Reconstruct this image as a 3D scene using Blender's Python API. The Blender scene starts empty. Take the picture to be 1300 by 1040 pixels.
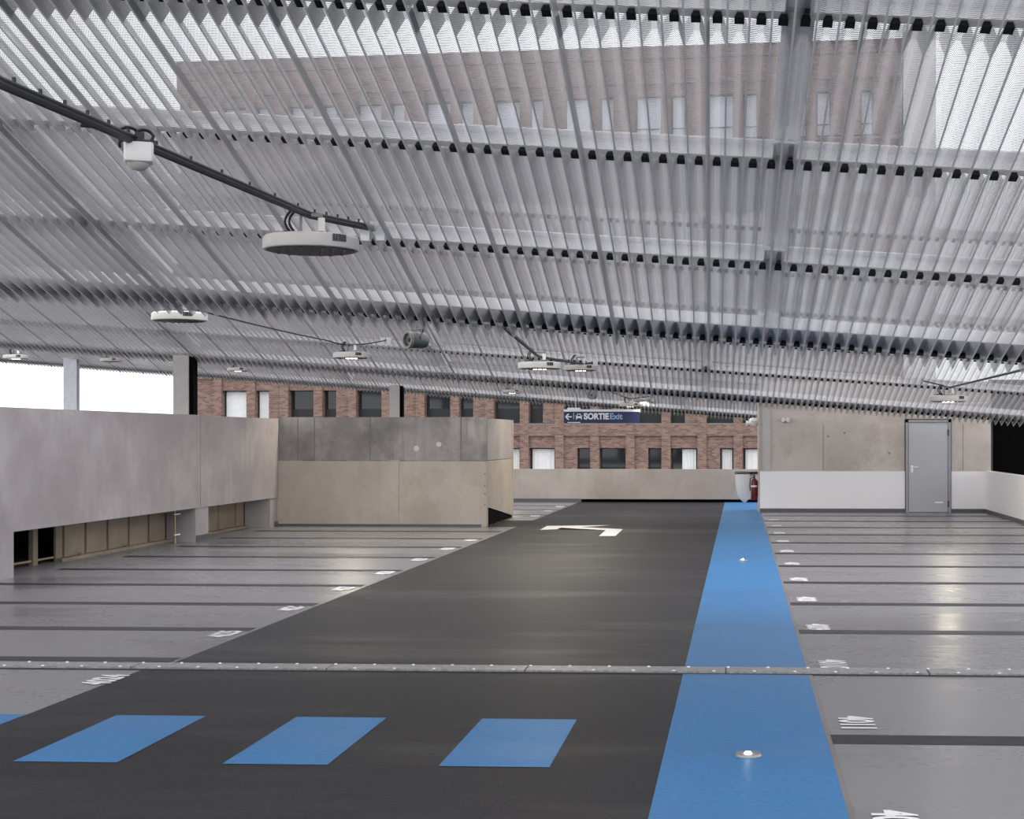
import bpy, bmesh, math, random
from mathutils import Vector, Matrix
random.seed(7)
S = bpy.context.scene
COL = S.collection

# ------------------------------------------------------------------ camera
FPX, PX0, PY0, EYE = 2000.0, 834.0, 555.0, 1.70
YAW = math.atan((940 - PX0) / FPX)
CA, SA = math.cos(YAW), math.sin(YAW)
cd = bpy.data.cameras.new('camera')
cd.sensor_width = 36.0
cd.sensor_fit = 'HORIZONTAL'
cd.lens = 36.0 * FPX / 1300.0
cd.shift_x = (650 - PX0) / 1300.0
cd.shift_y = (PY0 - 520) / 1300.0
cd.clip_start, cd.clip_end = 0.1, 600
cam = bpy.data.objects.new('camera', cd)
COL.objects.link(cam)
cam.location = (0, 0, EYE)
cam.rotation_euler = (math.pi / 2, 0, YAW)
S.camera = cam

# ------------------------------------------------------------------ sky, exposure
W = bpy.data.worlds.new('overcast_sky')
S.world = W
W.use_nodes = True
wn = W.node_tree
bg = wn.nodes['Background']
tc = wn.nodes.new('ShaderNodeTexCoord')
sp = wn.nodes.new('ShaderNodeSeparateXYZ')
cr = wn.nodes.new('ShaderNodeValToRGB')
wn.links.new(tc.outputs['Generated'], sp.inputs[0])
wn.links.new(sp.outputs['Z'], cr.inputs[0])
cr.color_ramp.elements[0].position = 0.0
cr.color_ramp.elements[0].color = (0.90, 0.92, 0.96, 1)
cr.color_ramp.elements[1].position = 0.8
cr.color_ramp.elements[1].color = (1.0, 1.0, 1.04, 1)
wn.links.new(cr.outputs[0], bg.inputs[0])
SKY = 2.05
bg.inputs[1].default_value = SKY
S.view_settings.view_transform = 'Standard'
S.view_settings.look = 'None'
S.view_settings.gamma = 1.0
S.view_settings.use_curve_mapping = False
S.view_settings.exposure = 0.0
S.cycles.transparent_max_bounces = 24
S.cycles.max_bounces = 10
S.cycles.diffuse_bounces = 5
S.cycles.caustics_reflective = False


# ------------------------------------------------------------------ helpers
def cw(X, h, Z):
    """camera-aligned metres (right, above eye, ahead) -> world"""
    return Vector((X * CA - Z * SA, X * SA + Z * CA, EYE + h))


def at(px, py, Z):
    return cw((px - PX0) / FPX * Z, (PY0 - py) / FPX * Z, Z)


class MB:
    def __init__(self):
        self.v, self.f, self.m = [], [], []

    def quadbox(self, c, mat=0):
        """c: 8 corners, bottom 4 ccw then top 4"""
        n = len(self.v)
        self.v += [tuple(p) for p in c]
        for q in ((3, 2, 1, 0), (4, 5, 6, 7), (0, 1, 5, 4), (1, 2, 6, 5), (2, 3, 7, 6), (3, 0, 4, 7)):
            self.f.append(tuple(n + i for i in q))
            self.m.append(mat)
        return self

    def box(self, x0, x1, y0, y1, z0, z1, mat=0):
        return self.quadbox([(x0, y0, z0), (x1, y0, z0), (x1, y1, z0), (x0, y1, z0),
                             (x0, y0, z1), (x1, y0, z1), (x1, y1, z1), (x0, y1, z1)], mat)

    def face(self, pts, mat=0):
        n = len(self.v)
        self.v += [tuple(p) for p in pts]
        self.f.append(tuple(range(n, n + len(pts))))
        self.m.append(mat)
        return self

    def tube(self, pts, r, seg=8, mat=0, cap=True):
        pts = [Vector(p) for p in pts]
        rings = []
        for i, p in enumerate(pts):
            d = (pts[min(i + 1, len(pts) - 1)] - pts[max(i - 1, 0)]).normalized()
            u = d.cross(Vector((0, 0, 1)))
            if u.length < 1e-3:
                u = d.cross(Vector((0, 1, 0)))
            u.normalize()
            w = u.cross(d).normalized()
            rr = r[i] if isinstance(r, (list, tuple)) else r
            n = len(self.v)
            for k in range(seg):
                a = 2 * math.pi * k / seg
                self.v.append(tuple(p + (u * math.cos(a) + w * math.sin(a)) * rr))
            rings.append(n)
        for a, b in zip(rings, rings[1:]):
            for k in range(seg):
                k2 = (k + 1) % seg
                self.f.append((a + k, a + k2, b + k2, b + k))
                self.m.append(mat)
        if cap:
            self.f.append(tuple(rings[0] + k for k in reversed(range(seg))))
            self.m.append(mat)
            self.f.append(tuple(rings[-1] + k for k in range(seg)))
            self.m.append(mat)
        return self

    def lathe(self, prof, seg=32, c=(0, 0, 0), mat=0):
        rings = []
        for r, z in prof:
            n = len(self.v)
            if r < 1e-6:
                self.v.append((c[0], c[1], c[2] + z))
                rings.append((n, 1))
            else:
                for k in range(seg):
                    a = 2 * math.pi * k / seg
                    self.v.append((c[0] + r * math.cos(a), c[1] + r * math.sin(a), c[2] + z))
                rings.append((n, seg))
        for (a, na), (b, nb) in zip(rings, rings[1:]):
            for k in range(seg):
                k2 = (k + 1) % seg
                if na == 1 and nb == 1:
                    continue
                if na == 1:
                    self.f.append((a, b + k2, b + k))
                elif nb == 1:
                    self.f.append((a + k, a + k2, b))
                else:
                    self.f.append((a + k, a + k2, b + k2, b + k))
                self.m.append(mat)
        return self

    def mesh(self, name, mats):
        me = bpy.data.meshes.new(name)
        me.from_pydata(self.v, [], self.f)
        for m in (mats if isinstance(mats, (list, tuple)) else [mats]):
            me.materials.append(m)
        me.polygons.foreach_set('material_index', self.m)
        bm = bmesh.new()
        bm.from_mesh(me)
        bmesh.ops.recalc_face_normals(bm, faces=bm.faces)
        bm.to_mesh(me)
        bm.free()
        me.update()
        return me

    def build(self, name, mats, parent=None, smooth=False):
        me = self.mesh(name, mats)
        if smooth:
            me.polygons.foreach_set('use_smooth', [True] * len(me.polygons))
            try:
                me.set_sharp_from_angle(angle=math.radians(35))
            except Exception:
                pass
        return link(name, me, parent)


def link(name, me, parent=None):
    o = bpy.data.objects.new(name, me)
    COL.objects.link(o)
    if parent is not None:
        o.parent = parent
    return o


def tag(o, label=None, cat=None, group=None, kind=None):
    if label:
        o['label'] = label
    if cat:
        o['category'] = cat
    if group:
        o['group'] = group
    if kind:
        o['kind'] = kind
    return o


def empty(name, loc=(0, 0, 0), rz=0.0, **k):
    o = bpy.data.objects.new(name, None)
    COL.objects.link(o)
    o.location = loc
    o.rotation_euler = (0, 0, rz)
    o.empty_display_size = 0.1
    return tag(o, **k)


def structure(name):
    return empty(name, kind='structure')


def flat(name, pts, z, mat, parent, t=0.0015):
    """paint film: a thin flat polygon lying on the floor"""
    bm = bmesh.new()
    vs = [bm.verts.new((p[0], p[1], z)) for p in pts]
    f = bm.faces.new(vs)
    if f.normal.z < 0:
        f.normal_flip()
    bmesh.ops.triangulate(bm, faces=[f])
    bmesh.ops.recalc_face_normals(bm, faces=bm.faces)
    for f in bm.faces:
        if f.normal.z < 0:
            f.normal_flip()
    me = bpy.data.meshes.new(name)
    bm.to_mesh(me)
    bm.free()
    me.materials.append(mat)
    return link(name, me, parent)


def text_mesh(name, body, size, mat, bold=0.0, extrude=0.0):
    c = bpy.data.curves.new(name, 'FONT')
    c.body = body
    c.size = size
    c.offset = bold
    c.extrude = extrude
    c.align_x = 'CENTER'
    c.align_y = 'CENTER'
    o = bpy.data.objects.new(name, c)
    COL.objects.link(o)
    dg = bpy.context.evaluated_depsgraph_get()
    me = bpy.data.meshes.new_from_object(o.evaluated_get(dg))
    bpy.data.objects.remove(o)
    bpy.data.curves.remove(c)
    me.materials.clear()
    me.materials.append(mat)
    return me


# ------------------------------------------------------------------ materials
def srgb(r, g, b):
    def f(c):
        c /= 255.0
        return c / 12.92 if c <= 0.04045 else ((c + 0.055) / 1.055) ** 2.4
    return (f(r), f(g), f(b), 1.0)


class NT:
    def __init__(self, name):
        self.mat = bpy.data.materials.new(name)
        self.mat.use_nodes = True
        self.t = self.mat.node_tree
        self.b = self.t.nodes['Principled BSDF']
        self.out = self.t.nodes['Material Output']

    def n(self, typ, **k):
        nd = self.t.nodes.new(typ)
        for a, v in k.items():
            setattr(nd, a, v)
        return nd

    def l(self, a, b):
        self.t.links.new(a, b)

    def math(self, op, a, b=None, c=None):
        nd = self.n('ShaderNodeMath', operation=op)
        for i, v in enumerate((a, b, c)):
            if v is None:
                continue
            if hasattr(v, 'links'):
                self.l(v, nd.inputs[i])
            else:
                nd.inputs[i].default_value = v
        return nd.outputs[0]

    def coord(self, kind='Object', scale=(1, 1, 1)):
        t = self.n('ShaderNodeTexCoord')
        m = self.n('ShaderNodeMapping')
        m.inputs['Scale'].default_value = scale
        self.l(t.outputs[kind], m.inputs['Vector'])
        return m.outputs[0]

    def noise(self, vec, scale, detail=4, rough=0.55):
        nd = self.n('ShaderNodeTexNoise')
        nd.inputs['Scale'].default_value = scale
        nd.inputs['Detail'].default_value = detail
        nd.inputs['Roughness'].default_value = rough
        self.l(vec, nd.inputs['Vector'])
        return nd.outputs['Fac']

    def ramp(self, fac, stops):
        nd = self.n('ShaderNodeValToRGB')
        e = nd.color_ramp.elements
        while len(e) < len(stops):
            e.new(0.5)
        for el, (p, c) in zip(e, stops):
            el.position = p
            el.color = c if len(c) == 4 else (*c, 1)
        self.l(fac, nd.inputs[0])
        return nd.outputs[0]

    def mix(self, fac, a, b, blend='MIX'):
        nd = self.n('ShaderNodeMix', data_type='RGBA', blend_type=blend)
        for i, v in ((0, fac), (6, a), (7, b)):
            if hasattr(v, 'links'):
                self.l(v, nd.inputs[i])
            else:
                nd.inputs[i].default_value = v
        return nd.outputs[2]

    def bump(self, h, strength, dist=0.01):
        nd = self.n('ShaderNodeBump')
        nd.inputs['Strength'].default_value = strength
        nd.inputs['Distance'].default_value = dist
        self.l(h, nd.inputs['Height'])
        self.l(nd.outputs[0], self.b.inputs['Normal'])
        return nd

    def set(self, **k):
        for a, v in k.items():
            s = self.b.inputs[a.replace('_', ' ')]
            if hasattr(v, 'links'):
                self.l(v, s)
            else:
                s.default_value = v
        return self


def plain(name, col, rough=0.5, metal=0.0, var=0.08, scale=6.0, **k):
    t = NT(name)
    n = t.noise(t.coord(), scale, 3)
    c2 = tuple(max(0, c * (1 - var)) for c in col[:3]) + (1,)
    c3 = tuple(min(1, c * (1 + var)) for c in col[:3]) + (1,)
    t.set(Base_Color=t.ramp(n, [(0.3, c2), (0.7, c3)]), Roughness=rough, Metallic=metal, **k)
    return t.mat


def concrete(name, base, dark, stain=None, stain_amt=0.5, streak=0.5, rough=0.8):
    t = NT(name)
    v = t.coord()
    big = t.noise(v, 0.7, 5, 0.6)
    fine = t.noise(v, 14, 4, 0.6)
    st = t.noise(t.coord(scale=(4, 4, 0.35)), 1.6, 6, 0.7)
    c = t.mix(t.ramp(big, [(0.38, (0, 0, 0)), (0.62, (1, 1, 1))]), base, dark)
    c = t.mix(t.math('MULTIPLY', t.ramp(st, [(0.48, (0, 0, 0)), (0.75, (1, 1, 1))]), streak), c, dark, 'MIX')
    if stain:
        s2 = t.noise(v, 1.3, 6, 0.7)
        c = t.mix(t.math('MULTIPLY', t.ramp(s2, [(0.47, (0, 0, 0)), (0.6, (1, 1, 1))]), stain_amt), c, stain)
    c = t.mix(t.math('MULTIPLY', fine, 0.35), c, (base[0] * 0.75, base[1] * 0.75, base[2] * 0.75, 1))
    t.set(Base_Color=c, Roughness=rough)
    t.bump(fine, 0.25, 0.01)
    return t.mat


def floor_mat(name, col, wetcol, r_dry, r_wet, bump_s, bump_scale, dist=0.004, streaky=True, wet_lo=0.48, wet_hi=0.66, spec=0.45, speck=0, speck_scale=90):
    t = NT(name)
    v = t.coord()
    big = t.noise(t.coord(scale=(0.35, 1, 1)), 0.55, 6, 0.65)
    wet = t.ramp(big, [(wet_lo, (0, 0, 0)), (wet_hi, (1, 1, 1))])
    fine = t.noise(v, bump_scale, 3, 0.6)
    mott = t.noise(t.coord(scale=(0.5, 1.6, 1)), 3.0, 5, 0.7)
    c = t.mix(wet, col, wetcol)
    c = t.mix(t.math('MULTIPLY', t.ramp(mott, [(0.5, (0, 0, 0)), (0.75, (1, 1, 1))]), 0.3), c,
              (col[0] * 0.75, col[1] * 0.72, col[2] * 0.71, 1))
    scuff = t.noise(t.coord(scale=(1.0, 3, 1)), 1.7, 5, 0.8)
    c = t.mix(t.math('MULTIPLY', t.ramp(scuff, [(0.62, (0, 0, 0)), (0.72, (1, 1, 1))]), 0.15), c,
              (col[0] * 0.5, col[1] * 0.5, col[2] * 0.5, 1))
    if speck:
        sn = t.noise(v, speck_scale, 2, 0.7)
        sf = t.ramp(sn, [(0.40, (0, 0, 0)), (0.62, (1, 1, 1))])
        c = t.mix(sf, c, (col[0] * speck, col[1] * speck, col[2] * speck, 1))
    rg = t.n('ShaderNodeMapRange')
    t.l(wet, rg.inputs['Value'])
    rg.inputs['To Min'].default_value = r_dry
    rg.inputs['To Max'].default_value = r_wet
    t.set(Base_Color=c, Roughness=rg.outputs[0])
    t.b.inputs['Specular IOR Level'].default_value = spec
    t.bump(fine, bump_s, dist)
    return t.mat


def perforated(name, col, pitch=0.0125, openness=0.28, metal=0.10, rough=0.45, scatter=0.40):
    t = NT(name)
    uv = t.n('ShaderNodeTexCoord').outputs['UV']
    a, b = 1 / pitch, 1 / (pitch * math.sqrt(3))
    ds = []
    for off in (0.0, 0.5):
        m = t.n('ShaderNodeMapping')
        m.inputs['Scale'].default_value = (a, b, 0)
        m.inputs['Location'].default_value = (off, off, 0)
        t.l(uv, m.inputs['Vector'])
        fr = t.n('ShaderNodeVectorMath', operation='FRACTION')
        t.l(m.outputs[0], fr.inputs[0])
        sb = t.n('ShaderNodeVectorMath', operation='SUBTRACT')
        t.l(fr.outputs[0], sb.inputs[0])
        sb.inputs[1].default_value = (0.5, 0.5, 0)
        ml = t.n('ShaderNodeVectorMath', operation='MULTIPLY')
        t.l(sb.outputs[0], ml.inputs[0])
        ml.inputs[1].default_value = (1, math.sqrt(3), 0)
        ln = t.n('ShaderNodeVectorMath', operation='LENGTH')
        t.l(ml.outputs[0], ln.inputs[0])
        ds.append(ln.outputs['Value'])
    d = t.math('MINIMUM', ds[0], ds[1])
    rad = math.sqrt(openness * math.sqrt(3) / (2 * math.pi))
    solid = t.math('GREATER_THAN', d, rad)
    n = t.noise(t.coord(), 1.2, 4)
    cc = t.ramp(n, [(0.3, tuple(c * 0.94 for c in col[:3])), (0.7, col[:3])])
    t.set(Base_Color=cc, Roughness=rough, Metallic=metal)
    tl = t.n('ShaderNodeBsdfTranslucent')
    t.l(cc, tl.inputs[0])
    m1 = t.n('ShaderNodeMixShader')
    m1.inputs[0].default_value = scatter
    t.l(t.b.outputs[0], m1.inputs[1])
    t.l(tl.outputs[0], m1.inputs[2])
    m2 = t.n('ShaderNodeMixShader')
    t.l(solid, m2.inputs[0])
    t.l(t.n('ShaderNodeBsdfTransparent').outputs[0], m2.inputs[1])
    t.l(m1.outputs[0], m2.inputs[2])
    t.l(m2.outputs[0], t.out.inputs[0])
    return t.mat


def brick_mat(name, tone=1.0):
    t = NT(name)
    v = t.coord()
    s = t.n('ShaderNodeSeparateXYZ')
    t.l(v, s.inputs[0])
    cb = t.n('ShaderNodeCombineXYZ')
    t.l(t.math('ADD', s.outputs[0], s.outputs[1]), cb.inputs[0])
    t.l(s.outputs[2], cb.inputs[1])
    br = t.n('ShaderNodeTexBrick')
    t.l(cb.outputs[0], br.inputs['Vector'])
    k = tone
    br.inputs['Color1'].default_value = (0.15 * k, 0.078 * k, 0.058 * k, 1)
    br.inputs['Color2'].default_value = (0.36 * k, 0.225 * k, 0.17 * k, 1)
    br.inputs['Mortar'].default_value = (0.27 * k, 0.215 * k, 0.18 * k, 1)
    br.inputs['Scale'].default_value = 1.0
    br.inputs['Brick Width'].default_value = 0.24
    br.inputs['Row Height'].default_value = 0.085
    br.inputs['Mortar Size'].default_value = 0.012
    br.inputs['Bias'].default_value = -0.1
    n = t.noise(v, 1.1, 5)
    c = t.mix(t.math('MULTIPLY', n, 0.35), br.outputs['Color'], (0.14 * k, 0.085 * k, 0.075 * k, 1))
    t.set(Base_Color=c, Roughness=0.9)
    return t.mat


def glow(name, col, strength):
    t = NT(name)
    t.set(Base_Color=col, Emission_Color=col, Emission_Strength=strength)
    return t.mat


M = {}
M['grey_resin'] = floor_mat('grey_resin', (0.205, 0.202, 0.213, 1), (0.155, 0.152, 0.16, 1), 0.31, 0.17, 0.22, 45, 0.005, spec=0.4, speck=0.88, speck_scale=45)
M['asphalt'] = floor_mat('asphalt', (0.011, 0.0105, 0.0118, 1), (0.009, 0.0085, 0.0095, 1), 0.48, 0.34, 0.8, 85, 0.012, spec=0.13, speck=3.0, speck_scale=75)
M['blue_resin'] = floor_mat('blue_resin', (0.030, 0.185, 0.425, 1), (0.027, 0.16, 0.38, 1), 0.44, 0.34, 0.30, 90, 0.006, spec=0.25, speck=0.80, speck_scale=30)
M['dark_line'] = floor_mat('dark_line', (0.026, 0.024, 0.027, 1), (0.020, 0.019, 0.021, 1), 0.55, 0.4, 0.3, 70, 0.005, spec=0.2)
M['white_paint'] = plain('white_paint', (0.80, 0.78, 0.78, 1), 0.5, 0, 0.06)
M['joint_metal'] = plain('joint_metal', (0.30, 0.295, 0.29, 1), 0.45, 0.6, 0.35, 30)
M['joint_rubber'] = plain('joint_rubber', (0.02, 0.02, 0.02, 1), 0.6)
M['conc_panel'] = concrete('panel_concrete', (0.40, 0.365, 0.37, 1), (0.28, 0.25, 0.255, 1), (0.20, 0.175, 0.175, 1), 0.25, streak=0.6)
M['conc_tan'] = concrete('tan_concrete', (0.47, 0.415, 0.355, 1), (0.37, 0.325, 0.285, 1), (0.31, 0.25, 0.18, 1), 0.4, 0.6)
M['conc_dark'] = concrete('stained_concrete', (0.40, 0.37, 0.345, 1), (0.17, 0.15, 0.145, 1), (0.085, 0.076, 0.074, 1), 0.55, 0.95)
M['conc_far'] = concrete('parapet_concrete', (0.44, 0.385, 0.34, 1), (0.34, 0.295, 0.26, 1), (0.27, 0.215, 0.15, 1), 0.35, 0.5)
M['conc_wall'] = concrete('fairfaced_concrete', (0.62, 0.55, 0.505, 1), (0.49, 0.435, 0.40, 1), (0.36, 0.31, 0.22, 1), 0.5, 0.4)
M['conc_col'] = concrete('column_concrete', (0.60, 0.57, 0.55, 1), (0.47, 0.445, 0.43, 1), None, 0, 0.4)
M['ramp_tan'] = concrete('ramp_panel_concrete', (0.31, 0.255, 0.195, 1), (0.22, 0.18, 0.135, 1), (0.13, 0.10, 0.075, 1), 0.3, 0.6)
M['joint_dark'] = plain('joint_shadow_dark', (0.17, 0.155, 0.15, 1), 0.9)  # dark grey of the board joints and rust spots
M['joint_tan'] = plain('joint_tan', (0.33, 0.285, 0.24, 1), 0.9)
M['white_wall'] = plain('white_wall_paint', (0.86, 0.84, 0.85, 1), 0.45, 0, 0.02, 1.0)
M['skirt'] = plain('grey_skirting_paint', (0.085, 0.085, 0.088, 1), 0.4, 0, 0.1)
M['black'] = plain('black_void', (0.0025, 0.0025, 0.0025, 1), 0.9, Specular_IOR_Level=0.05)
M['door'] = plain('door_grey_paint', (0.43, 0.43, 0.45, 1), 0.38, 0, 0.02)
M['frame_grey'] = plain('door_frame_paint', (0.30, 0.30, 0.31, 1), 0.4, 0, 0.03)
M['perf'] = perforated('perforated_aluminium', (0.46, 0.452, 0.463, 1))
M['rib'] = plain('folded_aluminium', (0.86, 0.83, 0.80, 1), 0.5, 0.0, 0.04)
M['galv'] = plain('galvanised_steel', (0.84, 0.84, 0.85, 1), 0.55, 0.0, 0.04, 8)
M['filler'] = plain('black_foam_filler', (0.010, 0.010, 0.011, 1), 0.9)
M['brick'] = brick_mat('red_brown_brick')
M['bracket'] = plain('bracket_grey', (0.20, 0.20, 0.205, 1), 0.4, 0.3, 0.1)
M['rimsteel'] = plain('brushed_rim_steel', (0.26, 0.25, 0.24, 1), 0.35, 0.5, 0.1)
M['dome'] = plain('dome_beige', (0.46, 0.43, 0.38, 1), 0.3)
M['glass'] = plain('dark_window_glass', (0.012, 0.014, 0.018, 1), 0.05, 0, 0.2, 0.4)
M['blind'] = plain('pale_blue_blind', (0.80, 0.85, 0.92, 1), 0.5, 0, 0.08, 0.8)  # upper window panes, the sky's reflection put into their colour
M['whiteblind'] = plain('white_window_blind', (0.86, 0.87, 0.86, 1), 0.5, 0, 0.05)  # curtains, plus panes whose brightness is put into the white
M['winframe'] = plain('dark_window_frame', (0.02, 0.02, 0.023, 1), 0.4)
M['sill'] = plain('grey_stone_sill', (0.22, 0.215, 0.21, 1), 0.6)
M['lamp'] = plain('lamp_warm_white', (0.66, 0.62, 0.58, 1), 0.4, 0, 0.02)
M['lampdark'] = plain('lamp_lens_dark', (0.006, 0.008, 0.009, 1), 0.5, 0, 0.1)
M['led'] = glow('led_lit', (1.0, 0.95, 0.80, 1), 8.0)
M['ledoff'] = plain('led_unlit', (0.04, 0.045, 0.045, 1), 0.15)
M['cable'] = plain('black_cable', (0.008, 0.008, 0.009, 1), 0.5)
M['white_plastic'] = plain('white_plastic', (0.76, 0.74, 0.71, 1), 0.4, 0, 0.02)
M['white_steel'] = plain('white_coated_steel', (0.85, 0.85, 0.85, 1), 0.4, 0, 0.02)
M['speaker'] = plain('speaker_grey_metal', (0.09, 0.10, 0.105, 1), 0.35, 0.4, 0.2)
M['speakerrim'] = plain('speaker_rim', (0.22, 0.20, 0.185, 1), 0.4, 0.2)
M['sign_blue'] = plain('sign_navy', (0.008, 0.018, 0.085, 1), 0.4, 0, 0.03)
M['sign_white'] = plain('sign_white', (0.86, 0.86, 0.88, 1), 0.4, 0, 0.02)
M['sign_light'] = plain('sign_light_blue', (0.30, 0.42, 0.66, 1), 0.4, 0, 0.02)
M['red'] = plain('extinguisher_red', (0.13, 0.008, 0.009, 1), 0.3)
M['brass'] = plain('pipe_aged_brass', (0.36, 0.28, 0.15, 1), 0.4, 0.5)
M['steelpost'] = plain('steel_post', (0.70, 0.71, 0.74, 1), 0.45, 0.0, 0.08)
M['render'] = plain('pale_render', (0.70, 0.69, 0.67, 1), 0.7, 0, 0.04)
M['street'] = plain('street_asphalt', (0.12, 0.12, 0.12, 1), 0.8)
M['zinc'] = plain('zinc_roofing', (0.42, 0.42, 0.43, 1), 0.55, 0.1, 0.08)
M['weed'] = plain('weed_green', (0.05, 0.075, 0.02, 1), 0.7)
M['lightcore'] = glow('floor_light_core', (1, 0.97, 0.92, 1), 30.0)

t = NT('translucent_bag')
t.set(Base_Color=(0.85, 0.86, 0.87, 1), Roughness=0.3, Alpha=0.6)
try:
    t.b.inputs['Subsurface Weight'].default_value = 0.0
except Exception:
    pass
M['bag'] = t.mat

t = NT('opal_sheet')
tr = t.n('ShaderNodeBsdfTranslucent')
tr.inputs[0].default_value = (0.62, 0.62, 0.64, 1)
df = t.n('ShaderNodeBsdfDiffuse')
df.inputs[0].default_value = (0.6, 0.6, 0.62, 1)
mx = t.n('ShaderNodeMixShader')
mx.inputs[0].default_value = 0.6
t.l(df.outputs[0], mx.inputs[1])
t.l(tr.outputs[0], mx.inputs[2])
t.l(mx.outputs[0], t.out.inputs[0])
M['opal'] = t.mat

# ------------------------------------------------------------------ floor
fl = structure('floor')
MB().box(-20, 8.5, -8, 41.6, -0.35, 0.0).build('slab', M['grey_resin'], fl)
JY0, JY1 = 11.27, 11.56
flat('asphalt_lane', [(-4.36, -8), (-0.40, -8), (-0.40, JY1), (-4.36, JY1)], 0.002, M['asphalt'], fl)
flat('asphalt_lane', [(-4.26, JY1), (-0.40, JY1), (-0.41, 41.2), (-4.20, 41.2)], 0.002, M['asphalt'], fl)
flat('asphalt_lane', [(-4.81, 29.6), (-4.2, 29.6), (-4.2, 31.9), (-4.81, 31.9)], 0.002, M['asphalt'], fl)
flat('blue_walkway', [(-0.41, -8), (0.485, -8), (0.485, JY1), (0.455, 41.4), (-0.41, 41.4)], 0.004, M['blue_resin'], fl)
for (x0, x1) in ((-4.92, -4.36), (-3.80, -3.245), (-2.687, -2.135), (-1.555, -0.98)):
    flat('crossing_stripe', [(x0, 8.05), (x1, 8.05), (x1, 9.42), (x0, 9.42)], 0.004, M['blue_resin'], fl)
M['worn_edge'] = floor_mat('worn_edge', (0.19, 0.165, 0.155, 1), (0.13, 0.105, 0.09, 1), 0.4, 0.3, 0.2, 40, 0.004)
flat('worn_edge', [(0.485, -8), (0.505, -8), (0.512, JY1), (0.485, 34), (0.458, 34), (0.485, JY1)], 0.0035, M['worn_edge'], fl)
RL = [8.9, 13.8, 16.1, 18.45, 20.8, 23.05, 25.4, 27.5, 29.7, 31.9, 34.1]
for y in RL:
    flat('bay_line', [(0.49, y - 0.13), (5.45, y - 0.13), (5.45, y + 0.13), (0.49, y + 0.13)], 0.002, M['dark_line'], fl)
LL = [11.80, 13.70, 15.78, 17.8, 19.83, 22.0, 24.08, 26.1, 28.1]
for y in LL:
    flat('bay_line', [(-8.75, y - 0.12), (-4.3, y - 0.12), (-4.3, y + 0.12), (-8.75, y + 0.12)], 0.002, M['dark_line'], fl)
for y in (34.2, 36.5, 38.8):
    flat('bay_line', [(-9.0, y - 0.1), (-4.22, y - 0.1), (-4.22, y + 0.1), (-9.0, y + 0.1)], 0.002, M['dark_line'], fl)
# turn arrow
flat('turn_arrow', [(-2.424, 26.92), (-2.141, 26.94), (-2.162, 28.925), (-2.983, 29.568), (-2.489, 30.247), (-3.687, 29.92),
                    (-3.66, 28.66), (-3.377, 28.86), (-3.35, 29.327), (-2.451, 28.608)], 0.004, M['white_paint'], fl)


def bay_number(txt, x, y, rz):
    me = text_mesh('bay_number', txt, 0.27, M['white_paint'], 0.011)
    o = link('bay_number', me, fl)
    o.location = (x, y, 0.0045)
    o.rotation_euler = (0, 0, rz)
    o.scale = (0.82, 1.0, 1)


rn = [6.98, 9.40, 11.83, 14.13, 16.55, 18.85, 21.15, 23.5, 25.75, 27.95, 30.2, 32.4]
for i, y in enumerate(rn):
    bay_number('%d' % (4012 - i), 0.68, y, -math.pi / 2)
ln_ = [10.80, 13.36, 15.40, 17.43, 19.47, 21.6, 23.7, 25.75]
for i, y in enumerate(ln_):
    bay_number('%d' % (4024 + i), -4.43, y, math.pi / 2)
for i, y in enumerate((33.7, 36.0, 38.3)):
    bay_number('%d' % (4033 + i), -4.40, y, math.pi / 2)

# expansion joint across the floor
ej = empty('expansion_joint', (0, 0, 0), label='riveted metal expansion joint strip running across the whole deck', cat='joint cover')
MB().box(-9.0, 5.5, JY0, JY1, 0.0, 0.006).build('seal', M['joint_rubber'], ej)
x = -8.8
while x < 5.4:
    L = 1.45
    MB().box(x, x + L - 0.01, JY0 + 0.035, JY1 - 0.02, 0.004, 0.018).build('cover_plate', M['joint_metal'], ej)
    x += L
me = MB().lathe([(0, 0.008), (0.010, 0.006), (0.013, 0), (0, 0)], 8).mesh('bolt', M['galv'])
for i in range(48):
    for yy in (JY0 + 0.055, JY1 - 0.045):
        o = link('bolt', me, ej)
        o.location = (-8.6 + i * 0.29 + (0.1 if yy > 11.4 else 0), yy, 0.018)

# lights let into the walkway
for (x, y, lb) in ((0.04, 8.41, 'round steel floor light glowing in the blue walkway, the large near one'),
                   (0.03, 21.7, 'small far floor light glowing like a star in the blue walkway')):
    r = empty('floor_light', (x, y, 0.004), label=lb, cat='floor light', group='floor lights in the blue walkway')
    MB().lathe([(0, 0.008), (0.030, 0.008), (0.055, 0.014), (0.068, 0.012), (0.073, 0.0), (0, 0)], 28).build('rim', M['rimsteel'], r, True)
    MB().lathe([(0, 0.022), (0.012, 0.020), (0.020, 0.010), (0, 0.008)], 12).build('lens', M['lightcore'], r, True)
    l = bpy.data.lights.new('floor_light_bulb', 'POINT')
    l.energy = 0.035
    l.shadow_soft_size = 0.01
    l.color = (1, 0.96, 0.9)
    lo = bpy.data.objects.new('bulb', l)
    COL.objects.link(lo)
    lo.parent = r
    lo.location = (0, 0, 0.05)

# ------------------------------------------------------------------ walls
def yx(px, X):
    u = (px - PX0) / FPX
    t_ = X / (u * CA - SA)
    return t_ * (u * SA + CA)


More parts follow.
